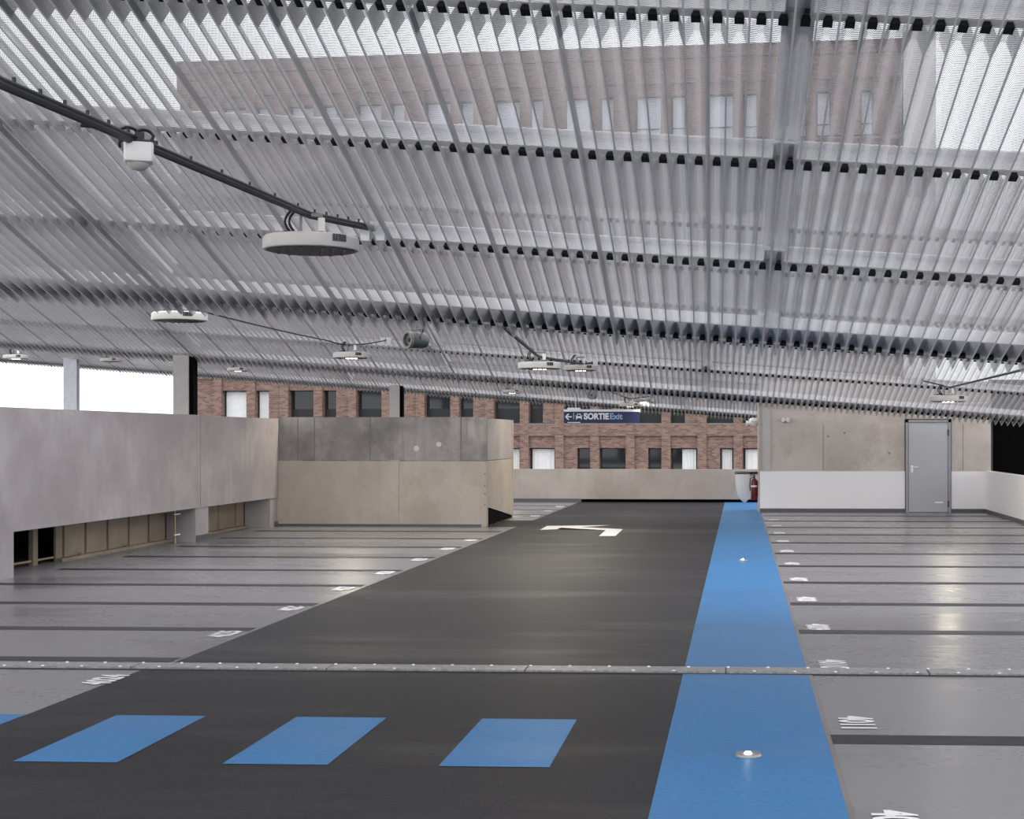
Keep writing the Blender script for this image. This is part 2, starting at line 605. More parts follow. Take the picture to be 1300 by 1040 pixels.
wl = structure('wall_left')
PX = -8.80
MB().box(PX - 0.16, PX, 18.0, 25.27, 0.55, 2.06).build('panel', M['conc_panel'], wl)
MB().box(PX - 0.16, PX, 25.30, 29.62, 0.55, 2.05).build('panel', M['conc_panel'], wl)
MB().box(PX - 0.16, PX, 12.0, 17.97, 0.55, 2.06).build('panel', M['conc_panel'], wl)
for (y0, y1) in ((25.10, 25.72), (29.15, 29.62)):
    MB().box(PX - 0.5, PX - 0.02, y0, y1, 0.0, 0.56).build('pier', M['conc_panel'], wl)
MB().box(PX - 0.2, PX + 0.02, 17.2, 18.62, 0.0, 1.25).build('pier', M['conc_panel'], wl)
for (y0, y1) in ((yx(231, PX - 0.25), 25.72), (yx(333, PX - 0.25), 29.62)):
    MB().box(PX - 0.48, PX - 0.005, y0, y1, 0.0, 0.10).build('skirting', M['skirt'], wl)
# ramp behind the opening: back panels with a ledge, slab and dark walls added to shut out light
BX = -9.32


ys = [yx(p, BX) for p in (70, 81, 109, 137, 164, 189, 214)]
for a, b in zip(ys, ys[1:]):
    MB().box(BX - 0.03, BX, a + 0.02, b - 0.05, -0.02, 0.75).build('ramp_panel', M['ramp_tan'], wl)
    MB().box(BX - 0.06, BX - 0.03, b - 0.06, b + 0.03, -0.02, 0.75).build('panel_gap', M['skirt'], wl)
MB().box(BX, BX + 0.10, ys[0], ys[-1], 0.0, 0.045).build('ledge', M['ramp_tan'], wl)
ys2 = [yx(p, BX) for p in (256, 277, 299, 316, 321)]
for a, b in zip(ys2, ys2[1:]):
    MB().box(BX - 0.12, BX, a + 0.02, b - 0.03, -0.02, 0.75).build('ramp_panel', M['ramp_tan'], wl)
MB().box(BX, BX + 0.10, ys2[0], ys2[-1], 0.0, 0.045).build('ledge', M['ramp_tan'], wl)
MB().box(-16, PX - 0.16, 12, 29.6, 0.72, 0.85).build('slab_over', M['conc_panel'], wl)
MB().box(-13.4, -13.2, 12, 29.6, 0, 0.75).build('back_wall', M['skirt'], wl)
MB().box(-13.2, PX - 0.2, 12.0, 12.2, 0, 0.75).build('cross_wall', M['skirt'], wl)  # added to close the near end against sky light
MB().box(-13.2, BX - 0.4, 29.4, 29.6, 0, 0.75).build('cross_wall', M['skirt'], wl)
pY = yx(45, BX)
MB().box(BX - 0.06, BX, pY - 0.07, pY + 0.07, 0.0, 0.72).build('post', M['ramp_tan'], wl)
MB().box(BX - 0.04, BX - 0.02, 18.6, ys[0], 0.05, 0.075).build('rail', M['brass'], wl)
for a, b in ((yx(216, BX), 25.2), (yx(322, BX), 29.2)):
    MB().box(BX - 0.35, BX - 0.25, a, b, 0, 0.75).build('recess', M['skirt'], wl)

for pxp, lb in ((222, 'slim brass downpipe with two clips under the long concrete panel, the nearer one'),
                (329, 'slim brass downpipe in the recess next to the tan concrete wall, the farther one')):
    yy = yx(pxp, PX - 0.25)
    r = empty('downpipe', (PX - 0.25, yy, 0), label=lb, cat='pipe', group='downpipes below the left wall')
    MB().tube([(0, 0, 0.0), (0, 0, 0.72)], 0.014, 10).build('pipe', M['brass'], r, True)
    for z in (0.12, 0.45):
        b = MB()
        b.tube([(0, 0, z), (0, 0, z + 0.02)], 0.022, 10)
        b.box(-0.01, 0.01, 0, 0.22, z, z + 0.02)
        b.build('clip', M['galv'], r)
    MB().tube([(0, 0, 0.0), (0, 0, 0.06)], 0.024, 10).build('shoe', M['brass'], r, True)
for pxp, lb in ((103, 'small green weed growing on the ramp ledge, the nearer of two'), (160, 'small green weed growing on the ramp ledge, the farther of two')):
    yy = yx(pxp, BX + 0.08)
    w = MB()
    for k in range(14):
        a = random.uniform(0, 6.28)
        L = random.uniform(0.04, 0.10)
        dx, dy = math.cos(a) * L * 0.6, math.sin(a) * L
        p0 = (0, dy * 0.3, 0)
        w.face([(0, dy * .3 - 0.006, 0), (0, dy * .3 + 0.006, 0), (dx, dy, L), ])
    o = w.build('weed', M['weed'])
    o.location = (BX + 0.06, yy, 0.045)
    tag(o, lb, 'weed', 'weeds on the ramp ledge')

# wall between the ramp and the lane
wm = structure('wall_middle')
MB().box(-8.83, -4.81, 29.64, 29.86, 0.0, 1.245).build('lower_course', M['conc_tan'], wm)
MB().box(-8.83, -4.81, 29.66, 29.86, 1.255, 2.08).build('upper_course', M['conc_dark'], wm)
MB().box(-8.83, -4.90, 29.62, 29.65, 0.0, 0.045).build('skirting', M['skirt'], wm)
# return wall along the lane, its foot cut along the ramp
b = MB()
b.quadbox([(-5.0, 29.87, 0.36), (-4.815, 29.87, 0.36), (-4.815, 33.1, 0.05), (-5.0, 33.1, 0.05),
           (-5.0, 29.87, 1.245), (-4.815, 29.87, 1.245), (-4.815, 33.1, 1.245), (-5.0, 33.1, 1.245)])
b.build('return_lower', M['conc_tan'], wm)
MB().box(-5.0, -4.83, 29.87, 33.1, 1.255, 2.06).build('return_upper', M['conc_panel'], wm)
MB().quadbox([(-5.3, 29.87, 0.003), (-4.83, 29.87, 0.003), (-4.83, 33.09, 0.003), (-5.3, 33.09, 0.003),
              (-5.3, 29.87, 0.35), (-4.83, 29.87, 0.35), (-4.83, 33.09, 0.04), (-5.3, 33.09, 0.04)]).build('recess', M['black'], wm)  # solid black block; the shadow inside the void is put into its colour
for px_ in (378, 399, 470, 585):
    x = (px_ - 617) / 265.0 * 4.02 - 4.81
    MB().box(x - 0.007, x + 0.007, 29.652, 29.662, 1.26, 2.075).build('board_joint', M['joint_dark'], wm)
for px_ in (507,):
    x = (px_ - 617) / 265.0 * 4.02 - 4.81
    MB().box(x - 0.004, x + 0.004, 29.634, 29.642, 0.05, 1.24).build('board_joint', M['joint_tan'], wm)
for z in (0.42, 0.62, 0.78, 1.0):
    MB().lathe([(0, 0.004), (0.013, 0.003), (0.016, 0)], 8).build('rust_spot', M['joint_dark'], wm).matrix_local = Matrix.Translation((-4.835, 29.639, z)) @ Matrix.Rotation(math.pi / 2, 4, 'X')
for (x, z, r_) in ((-6.15, 1.48, 0.055), (-5.72, 1.56, 0.05)):
    MB().lathe([(0, 0.003), (r_ * 0.8, 0.003), (r_, 0)], 14).build('patch', M['conc_col'], wm).matrix_local = Matrix.Translation((x, 29.659, z)) @ Matrix.Rotation(math.pi / 2, 4, 'X')
MB().box(-5.0, -4.80, 33.1, 33.16, 0.0, 2.06).build('end_face', M['conc_tan'], wm)

# parapet at the far end
wf = structure('wall_far')
MB().box(-10, 0.60, 41.0, 41.25, 0.08, 0.86).build('parapet', M['conc_far'], wf)
MB().box(-10, -4.15, 40.96, 41.2, 0.0, 0.09).build('skirting', M['skirt'], wf)
MB().box(-4.15, 0.6, 41.1, 41.3, 0.0, 0.08).build('gap', M['black'], wf)
MB().box(-4.15, 0.6, 40.98, 41.1, 0.0, 0.012).build('drain', M['black'], wf)

# wall with the door
wb = structure('wall_back')
YB = 35.75
MB().box(0.44, 3.70, YB, YB + 0.2, 0.93, 2.46).build('concrete_face', M['conc_wall'], wb)
MB().box(0.44, 5.62, YB, YB + 0.2, 2.47, 2.95).build('concrete_lintel', M['conc_wall'], wb)
MB().box(3.70, 4.74, YB + 0.005, YB + 0.2, 2.10, 2.46).build('concrete_face', M['conc_wall'], wb)
MB().box(4.74, 5.62, YB, YB + 0.2, 0.93, 2.46).build('concrete_face', M['conc_wall'], wb)
MB().box(0.44, 3.70, YB - 0.012, YB + 0.2, 0.0, 0.928).build('white_face', M['white_wall'], wb)
MB().box(4.74, 5.50, YB - 0.012, YB + 0.2, 0.0, 0.928).build('white_face', M['white_wall'], wb)
MB().box(0.50, 0.68, YB - 0.03, YB, 0.93, 2.44).build('pilaster', M['conc_col'], wb)
MB().box(0.40, 0.44, YB - 0.02, YB + 1.2, 0.0, 2.70).build('end_face', M['conc_wall'], wb)
MB().box(0.44, 3.70, YB - 0.035, YB - 0.012, 0.0, 0.085).build('skirting', M['skirt'], wb)
MB().box(4.74, 5.48, YB - 0.035, YB - 0.012, 0.0, 0.085).build('skirting', M['skirt'], wb)
for (x, z) in ((1.98, 1.72), (2.35, 1.80), (3.35, 1.34)):
    MB().lathe([(0, 0.004), (0.022, 0.003), (0.026, 0)], 10).build('tie_hole', M['conc_dark'], wb).matrix_local = Matrix.Translation((x, YB - 0.001, z)) @ Matrix.Rotation(math.pi / 2, 4, 'X')
for x in (1.87, 5.0):
    MB().box(x - 0.006, x + 0.006, YB - 0.004, YB, 0.94, 2.0).build('board_joint', M['conc_dark'], wb)

wr = structure('wall_right')
MB().box(5.50, 5.68, 26.0, YB + 0.2, 0.0, 0.935).build('white_parapet', M['white_wall'], wr)
MB().box(5.475, 5.50, 26.0, YB - 0.01, 0.0, 0.085).build('skirting', M['skirt'], wr)
ns = empty('netting_screen', (0, 0, 0), label='black netting screen closing the gap above the white parapet', cat='screen')
n_ = MB()
n_.box(5.62, 12, YB + 0.35, YB + 0.38, 0.5, 3.0)
n_.build('netting', M['black'], ns)  # solid black sheet across the opening
for x in (5.66, 7.6, 9.6):
    MB().box(x, x + 0.05, YB + 0.29, YB + 0.34, 0.0, 3.0).build('post', M['winframe'], ns)

# door
dr = structure('door_1')
DX0, DX1 = 3.715, 4.725
for (x0, x1, z0, z1) in ((DX0, DX0 + 0.06, 0, 2.09), (DX1 - 0.06, DX1, 0, 2.09), (DX0, DX1, 2.03, 2.09)):
    MB().box(x0, x1, YB - 0.05, YB + 0.1, z0, z1).build('frame', M['frame_grey'], dr)
MB().box(DX0 + 0.068, DX1 - 0.068, YB - 0.035, YB + 0.02, 0.012, 2.022).build('leaf', M['door'], dr)
MB().box(DX0 + 0.06, DX1 - 0.06, YB - 0.02, YB + 0.03, 0.0, 2.03).build('rebate', M['winframe'], dr)
h = MB()
h.tube([(DX0 + 0.14, YB - 0.035, 1.02), (DX0 + 0.14, YB - 0.09, 1.02), (DX0 + 0.27, YB - 0.09, 1.02)], 0.011, 8)
h.box(DX0 + 0.115, DX0 + 0.165, YB - 0.045, YB - 0.035, 0.90, 1.06)
h.build('handle', M['galv'], dr)
for z in (1.80, 0.2):
    MB().box(DX1 - 0.075, DX1 - 0.045, YB - 0.065, YB - 0.035, z - 0.07, z + 0.07).build('hinge', M['winframe'], dr)
MB().box(DX1 - 0.36, DX1 - 0.17, YB - 0.040, YB - 0.034, 0.215, 0.245).build('plate', M['galv'], dr)
MB().box(DX0 - 0.02, DX1 + 0.02, YB - 0.008, YB, 2.09, 2.11).build('seal', M['winframe'], dr)
MB().box(DX0 - 0.02, DX0, YB - 0.008, YB, 0, 2.11).build('seal', M['winframe'], dr)
MB().box(DX1, DX1 + 0.02, YB - 0.008, YB, 0, 2.11).build('seal', M['winframe'], dr)

# ------------------------------------------------------------------ perforated shed roofs
Rv = (cw(1, -0.0795, -0.155) - cw(0, 0, 0)).normalized()
Bv = (cw(0.0355, -0.262, 1.0) - cw(0, 0, 0)).normalized()
Nv = Rv.cross(Bv).normalized()
if Nv.z < 0:
    Nv = -Nv
P, DEP, BF, TF = 0.13, 0.105, 0.013, 0.034
RUN = (P - BF - TF) / 2
BS = 2.02
NR = 7


def sheet_mesh(length, name='roof_sheet'):
    pts = []
    for i in range(NR):
        o = i * P
        pts += [(o, -DEP), (o + BF, -DEP), (o + BF + RUN, 0), (o + BF + RUN + TF, 0)]
    pts += [(NR * P, -DEP), (NR * P + BF, -DEP), (NR * P + BF + RUN * 0.35, -DEP * 0.65)]
    per = [0.0]
    for a, b in zip(pts, pts[1:]):
        per.append(per[-1] + math.hypot(b[0] - a[0], b[1] - a[1]))
    vs, fs, uvs, mi = [], [], [], []
    nseg = 1
    for (r, n), u in zip(pts, per):
        for k in range(nseg + 1):
            b = length * k / nseg
            vs.append(tuple(Rv * r + Nv * (n + (0.003 if r > NR * P else 0)) + Bv * b))
            uvs.append((u, b))
    for i in range(len(pts) - 1):
        for k in range(nseg):
            a = i * (nseg + 1) + k
            fs.append((a, a + nseg + 1, a + nseg + 2, a + 1))
            mi.append(1 if i % 4 == 0 else 0)
    me = bpy.data.meshes.new(name)
    me.from_pydata(vs, [], fs)
    me.materials.append(M['perf'])
    me.materials.append(M['rib'])
    me.polygons.foreach_set('material_index', mi)
    uvl = me.uv_layers.new(name='UVMap')
    for lp in me.loops:
        uvl.data[lp.index].uv = uvs[lp.vertex_index]
    me.update()
    return me


LOW = sheet_mesh(3 * BS + 0.06 + 0.16)


def obox(mb, O, r0, r1, b0, b1, n0, n1, mat=0):
    c = []
    for n in (n0, n1):
        for (r, b) in ((r0, b0), (r1, b0), (r1, b1), (r0, b1)):
            c.append(O + Rv * r + Bv * b + Nv * n)
    mb.quadbox(c, mat)


def tier(O, r0, r1, rafters, upl=4.75):
    upper = True
    UPL, UPP = upl, sheet_mesh(upl + 0.20)
    root = structure('ceiling')
    root.location = O
    Z0 = Vector((0, 0, 0))
    w = NR * P
    k = math.floor(r0 / w)
    while k * w < r1:
        o = link('roof_sheet', LOW, root)
        o.location = Rv * (k * w) + Bv * (-3 * BS - 0.06)
        if upper:
            o = link('roof_sheet', UPP, root)
            o.location = Rv * (k * w) + Bv * (-3 * BS - UPL) + Nv * 0.005
        k += 1
    nP = 6
    for i in range(nP):
        b = -i * BS
        mb = MB()
        if i == 0:   # edge channel
            obox(mb, Z0, r0, r1, b - 0.36, b + 0.06, 0.008, 0.022)
            obox(mb, Z0, r0, r1, b - 0.36, b - 0.35, 0.022, 0.12)
            obox(mb, Z0, r0, r1, b - 0.06, b - 0.05, 0.022, 0.20)
            obox(mb, Z0, r0, r1, b - 0.06, b + 0.06, 0.20, 0.212)
        else:
            obox(mb, Z0, r0, r1, b - 0.045, b + 0.045, 0.012, 0.022)
            obox(mb, Z0, r0, r1, b + 0.037, b + 0.045, 0.022, 0.145)
            obox(mb, Z0, r0, r1, b - 0.045, b + 0.045, 0.145, 0.155)
        mb.build('purlin', M['galv'], root)
        fb = MB()
        kk = math.floor(r0 / P)
        while kk * P < r1:
            c0 = kk * P + BF + RUN + TF / 2
            cs = []
            for (hw, n) in ((0.029, -0.034), (0.019, 0.006)):
                for (sr, sb) in ((-1, -1), (1, -1), (1, 1), (-1, 1)):
                    cs.append(Rv * (c0 + sr * hw) + Bv * (b + sb * 0.04) + Nv * n)
            fb.quadbox(cs)
            kk += 1
        tag(fb.build('foam_filler', M['filler'], root), kind='stuff')
    for rr in rafters:
        mb = MB()
        b0, b1 = -5.3 * BS, 0.05
        obox(mb, Z0, rr - 0.10, rr + 0.10, b0, b1, 0.160, 0.174)
        obox(mb, Z0, rr - 0.006, rr + 0.006, b0, b1, 0.174, 0.40)
        obox(mb, Z0, rr - 0.10, rr + 0.10, b0, b1, 0.40, 0.414)
        mb.build('rafter', M['galv'], root)
        for i in range(nP):
            b = -i * BS
            mb = MB()
            obox(mb, Z0, rr - 0.085, rr + 0.085, b - 0.30, b - 0.046, 0.010, 0.020)
            obox(mb, Z0, rr - 0.01, rr + 0.01, b - 0.30, b - 0.046, 0.020, 0.160)
            for sr in (-0.045, 0.045):
                obox(mb, Z0, rr + sr - 0.016, rr + sr + 0.016, b - 0.10, b - 0.068, -0.006, 0.010, 1)
            mb.build('bolted_plate', [M['galv'], M['winframe']], root)
    return root


E1 = cw(0.50, 0.972, 15.20)
E2 = cw(2.58, 0.794, 35.30)
E3 = cw(-0.935, 1.0175, 55.0)
T1 = tier(E1, -11.0, 5.0, (0.55, -5.6))
T2 = tier(E2, -21.5, 6.5, (-1.5, -7.6, -13.7), 6.66)
T3 = tier(E3, -27.0, 7.5, (2.0, -4.1, -10.2, -16.3), 6.66)
# opal upstand sheet closing the top of the second roof, cut on a diagonal at its left end


def on_t2(px, py):
    return at(px, py, 10.2 / ((555 - py) / 2000 + 0.1194 * (px - 834) / 2000 + 0.2578)) + Nv * 0.03


pts = [on_t2(238, 266), on_t2(470, 186), on_t2(990, 204), on_t2(990, 272), on_t2(500, 246)]
mb = MB()
mb.face(pts)
mb.face([p + Nv * 0.02 for p in reversed(pts)])
o = mb.build('upstand_sheet', M['opal'])
o.parent = T2
o.location = -E2


def roof_z(E, x, y):
    """height of a roof plane above the point x,y"""
    n = Nv
    return E.z - (n.x * (x - E.x) + n.y * (y - E.y)) / n.z


# ------------------------------------------------------------------ columns
def column(name, px0, px1, Z, E, mat, label, depth, steel=False):
    a, b = at(px0, 555, Z), at(px1, 555, Z)
    cx, cy = (a.x + b.x) / 2, (a.y + b.y) / 2
    w = (b - a).length
    ht = roof_z(E, cx, cy) - 0.10
    r = empty(name, (cx, cy + depth / 2, 0), YAW, label=label, cat='column', group='columns carrying the roof')
    if steel:
        m = MB()
        m.box(-w / 2, w / 2, -depth / 2, -depth / 2 + 0.02, 0, ht)
        m.box(-w / 2, w / 2, depth / 2 - 0.02, depth / 2, 0, ht)
        m.box(-0.012, 0.012, -depth / 2 + 0.02, depth / 2 - 0.02, 0, ht)
        m.build('shaft', mat, r)
        MB().box(-w / 2 - 0.05, w / 2 + 0.05, -depth / 2 - 0.05, depth / 2 + 0.05, ht, ht + 0.03).build('head_plate', mat, r)
    else:
        m = MB()
        c = 0.015
        pr = [(-w / 2 + c, -depth / 2), (w / 2 - c, -depth / 2), (w / 2, -depth / 2 + c), (w / 2, depth / 2 - c), (w / 2 - c, depth / 2), (-w / 2 + c, depth / 2), (-w / 2, depth / 2 - c), (-w / 2, -depth / 2 + c)]
        n = len(pr)
        m.v = [(x, y, 0) for x, y in pr] + [(x, y, ht) for x, y in pr]
        m.f = [tuple(reversed(range(n))), tuple(range(n, 2 * n))] + [(i, (i + 1) % n, n + (i + 1) % n, n + i) for i in range(n)]
        m.m = [0] * len(m.f)
        m.build('shaft', mat, r)
        MB().box(w / 2, w / 2 + 0.10, -depth / 2 + 0.03, depth / 2 - 0.03, 0, ht - 0.03).build('cable_duct', M['black'], r)  # black strip puts the column's shaded side into colour
    return r


column('steel_column', 80, 97, 57.0, E3, M['steelpost'], 'grey steel column standing in the open sky gap above the long panel wall', 0.30, True)
column('concrete_column', 219, 239, 36.9, E2, M['conc_col'], 'tall concrete column at the left end of the brick facade', 0.40)
column('concrete_column', 494, 507, 55.3, E3, M['conc_col'], 'concrete column in front of the brick windows above the stained wall', 0.35)

# ------------------------------------------------------------------ brick building
BZ = 80.0
anch = at(800, 555, BZ)                      # facade origin at eye height, px 800
fdir = (cw(1, 0, -0.132) - cw(0, 0, 0)).normalized()
bang = math.atan2(fdir.y, fdir.x)
bb = empty('brick_building', anch, bang, label='large brown brick apartment building with rows of windows behind the roof', cat='building')
mpp = BZ / FPX
U = 1.83
FLH = 3.0
zt0 = -14 * mpp                              # top of row A windows (y 569)
xl, xr = -24.2, 13.62
zb, ztop = -8.0, 19.75
PIL = 0.46
REC = 0.14
nb0, nb1 = -13, 8
# bay i spans from pilaster i to pilaster i+1, pilaster i centred at i*U (px 802 = pilaster 0)
infill = MB()
MB().box(xl, xr, 0.9, 12, zb, ztop - 0.3).build('core', M['brick'], bb)
MB().box(xl, xr, 0.0, 0.9, 433 * mpp + 0.6, ztop).build('attic_wall', M['brick'], bb)
MB().box(xl - 0.03, xr + 0.02, -0.05, 0.5, ztop - 0.62, ztop - 0.57).build('string_course', M['winframe'], bb)
MB().box(xl - 0.03, xr + 0.03, -0.04, 1.2, ztop, ztop + 0.06).build('coping', M['sill'], bb)
for i in range(nb0, nb1 + 1):
    x = i * U
    if x - PIL / 2 < xl or x + PIL / 2 > xr:
        continue
    MB().box(x - PIL / 2, x + PIL / 2, 0.0, 0.9, zb, 433 * mpp + 0.6).build('pilaster', M['brick'], bb)
rows = [(-1, 1), (0, 0), (1, 1), (2, 0), (3, 1), (4, 0), (5, 1), (6, 1)]
curt = {}
for (row, ty) in rows:
    if row == 5:
        zt = 5 * FLH + zt0
    zt = row * FLH + zt0
    if row == 6:
        zt = 433 * mpp
    if row == 5:
        zt = 5 * FLH + zt0 - 0.2
    hgt = 1.72 if row < 5 else 2.2
    zs = zt - hgt
    # spandrel band above each row, flush with the pilasters
    if row < 6:
        MB().box(xl, xr, 0.02, 0.9, zt + 0.62, zt + FLH - 1.74 - (0.5 if row >= 4 else 0)).build('spandrel', M['brick'], bb)
        MB().box(xl, xr, 0.008, 0.5, zt + FLH - 1.80 - (0.5 if row >= 4 else 0), zt + FLH - 1.74 - (0.5 if row >= 4 else 0)).build('sill_course', M['sill'], bb)
    for i in range(nb0, nb1):
        x0, x1 = i * U + PIL / 2, (i + 1) * U - PIL / 2
        if x0 < xl or x1 > xr:
            continue
        if i == nb0:
            infill.box(x0, x1, REC, 0.9, zs, zt + 0.64)
            continue
        wide = (i % 2 == 0) == (ty == 1)
        if i == 6 and row == 6:
            wide = False
        if wide:
            wx0, wx1 = x0 + 0.03, x1 - 0.03
        elif ty == 1:
            wx0, wx1 = x0 + 0.03, x0 + 0.72
        else:
            wx0, wx1 = x1 - 0.70, x1 - 0.03
        if i == 6 and row == 6:
            wx0, wx1 = x0 + 0.4, x0 + 1.0
        y = REC
        infill.box(x0, x1, y, 0.9, zt, zt + 0.64)
        if wx0 > x0 + 0.05:
            infill.box(x0, wx0, y, 0.9, zs, zt)
        if wx1 < x1 - 0.05:
            infill.box(wx1, x1, y, 0.9, zs, zt)
        fw = empty('window', (wx0, 0.45, zs))
        fw.parent = bb
        w = wx1 - wx0
        f = MB()
        for (a, b, c, d) in ((0, 0.05, 0, hgt), (w - 0.05, w, 0, hgt), (0.05, w - 0.05, 0, 0.05), (0.05, w - 0.05, hgt - 0.05, hgt)):
            f.box(a, b, 0, 0.08, c, d)
        if row == 6:
            f.box(0.05, w - 0.05, 0.0, 0.06, 0.55, 0.60)
        fm = f.build('window_frame', M['winframe'], fw)
        gm = M['glass']
        if row >= 3:
            gm = M['blind']
        if row == 1 and i <= -11:
            gm = M['whiteblind']
        MB().box(0.05, w - 0.05, 0.04, 0.055, 0.05, hgt - 0.05).build('pane', gm, fw)
        if row in (0, 1) and gm is M['glass']:
            tone = random.random()
            if (row == 0 and i in (-4, -3, 1, 4)) or (row == 0 and i in (3, 2)):
                half = (i == 1)
                c = MB()
                cx = 0.08 if not half else w * 0.4
                n = 9
                st = (w - 0.08 - cx) / n
                for q in range(n):
                    yy = 0.0 if q % 2 else 0.03
                    c.quadbox([(cx + q * st, -0.02 + yy, 0.06), (cx + (q + 1) * st, 0.01 - yy, 0.06), (cx + (q + 1) * st, 0.03 - yy, 0.06), (cx + q * st, 0.0 + yy, 0.06),
                               (cx + q * st, -0.02 + yy, hgt - 0.06), (cx + (q + 1) * st, 0.01 - yy, hgt - 0.06), (cx + (q + 1) * st, 0.03 - yy, hgt - 0.06), (cx + q * st, 0.0 + yy, hgt - 0.06)])
                c.build('curtain', M['whiteblind'], fw)
            else:
                MB().box(0.05, w - 0.05, 0.0, 0.02, 0.05, 0.75).build('lower_blind', M['lampdark'], fw)
tag(infill.build('brick_infill', M['brick'], bb), kind='stuff')

tw = empty('white_tower', anch, bang, label='pale rendered stair tower at the right end of the brick building', cat='tower')
TX0, TX1 = 13.72, 15.32
MB().box(TX0, TX1, 0.3, 5, 14.2, 20.5).build('wall', M['render'], tw)
MB().box(TX0, TX1, 0.6, 5, -10, 14.2).build('lower_wall', M['galv'], tw)
for k in range(4):
    MB().box(TX0 + 0.15 + k * 0.38, TX0 + 0.42 + k * 0.38, 0.5, 0.6, 12.0, 14.1).build('window_slot', M['winframe'], tw)
MB().box(TX0, TX1 + 0.05, 0.25, 5, 20.5, 20.6).build('coping', M['galv'], tw)

# low neighbouring roof is out of frame; street plane added below the deck to block light from below
st = MB().box(-150, 150, -60, 260, -12.3, -12.0).build('ground', M['street'])
tag(st, kind='structure')


# ------------------------------------------------------------------ lamps on their cables
def lamp(px, py, Z, D, lit, label, power=0.0, toward=0.0, bracket=True):
    c = at(px, py, Z)
    r = empty('ceiling_lamp', c, YAW + toward, label=label, cat='lamp', group='round lamps hung from cables')
    R_ = D / 2
    MB().lathe([(0, 0.055), (R_ * 0.80, 0.055), (R_ * 0.95, 0.048), (R_, 0.03), (R_, -0.042), (R_ * 0.985, -0.052), (R_ * 0.94, -0.056), (R_ * 0.93, -0.050), (0, -0.050)], 48).build('housing', M['lamp'], r, True)
    MB().lathe([(0, -0.052), (R_ * 0.92, -0.052), (R_ * 0.92, -0.058), (0, -0.058)], 40).build('lens_plate', M['lampdark'], r)
    # LED lenses in rows
    lm, l2 = MB(), MB()
    for i in range(-3, 4):
        for j in range(-3, 4):
            x, y = i * R_ * 0.22, j * R_ * 0.22
            if math.hypot(x, y) < R_ * 0.8:
                s = 0.022 if lit else 0.011
                (lm if (lit and abs(i) <= 1 and abs(j) <= 1) else l2).box(x - s, x + s, y - s, y + s, -0.068, -0.057)
    if lit:
        tag(lm.build('lit_led', M['led'], r), kind='stuff')
    tag(l2.build('led_lens', M['ledoff'], r), kind='stuff')
    vs = MB()
    for k in range(5):
        a = -0.62 + k * 0.07 - 0.5
        x, y = math.cos(a) * R_, math.sin(a) * R_
        vs.box(x - 0.012, x + 0.006, y - 0.010, y + 0.004, -0.015, 0.038)
    vs.build('vent', M['winframe'], r)
    if bracket:
        m = MB()
        m.box(-0.09, 0.09, -0.05, 0.05, 0.052, 0.07)
        m.box(-0.085, -0.065, -0.03, 0.03, 0.07, 0.22)
        m.box(0.065, 0.085, -0.03, 0.03, 0.07, 0.22)
        m.box(-0.085, 0.085, -0.012, 0.012, 0.20, 0.225)
        m.build('bracket', M['bracket'], r)
        w_ = MB()
        for s in (-0.13, -0.10):
            p = []
            for k in range(13):
                a = math.pi * k / 12
                p.append((s - 0.06 * math.sin(a), 0.02, 0.06 + 0.20 * k / 12))
            w_.tube(p, 0.011, 6)
        p = []
        for k in range(9):
            a = math.pi * k / 8
            p.append((-0.17 + 0.06 * math.cos(a), -0.02, 0.05 + 0.03 * math.sin(a)))
        w_.tube(p, 0.010, 6)
        w_.build('wire_loop', M['cable'], r, True)
        MB().box(0.05, 0.10, -0.035, 0.035, 0.09, 0.19).build('terminal_box', M['white_plastic'], r)
    if lit and power:
        l = bpy.data.lights.new('lamp_light', 'AREA')
        l.shape = 'DISK'
        l.size = 0.20
        l.energy = power
        l.color = (1.0, 0.90, 0.68)
        lo = bpy.data.objects.new('light', l)
        COL.objects.link(lo)
        lo.parent = r
        lo.location = (0, 0, -0.075)
    return r


LP = 85.0
lamp(395, 309, 11.8, 0.71, False, 'large unlit round lamp on the thick black cable, nearest to the camera', 0, 0.25)
lamp(228, 402, 20.2, 0.70, False, 'unlit round lamp just below the saw-tooth roof edge, above the long panel wall')
lamp(446, 451, 30.2, 0.70, True, 'lit round lamp hanging above the stained concrete wall', 70)
lamp(685, 464, 25.6, 0.70, True, 'lit round lamp on the short black cable above the exit sign, the larger of two', LP)
lamp(737, 467, 32.4, 0.70, True, 'round lamp beside the cable end above the exit sign, the smaller of two', LP)
lamp(1204, 506, 29.3, 0.70, True, 'lit round lamp hanging in front of the grey door', 38)
lamp(650, 497, 53.0, 0.70, True, 'tiny lit lamp above the far brick windows, left of the exit sign', 30)
lamp(800, 514, 50.5, 0.70, True, 'far lit lamp over the right half of the exit sign, the lower of two', 30)
lamp(818, 508, 54.0, 0.70, True, 'far lamp over the right half of the exit sign, the higher of two', 30)
lamp(302, 469, 53.0, 0.70, True, 'tiny lit lamp under the far roof above the pale blind window', 30)
lamp(141, 457, 53.0, 0.70, False, 'tiny lamp under the far roof between the two leftmost columns')
lamp(20, 453, 46.0, 0.70, True, 'lamp under the far roof at the very left of the sky gap', 30)

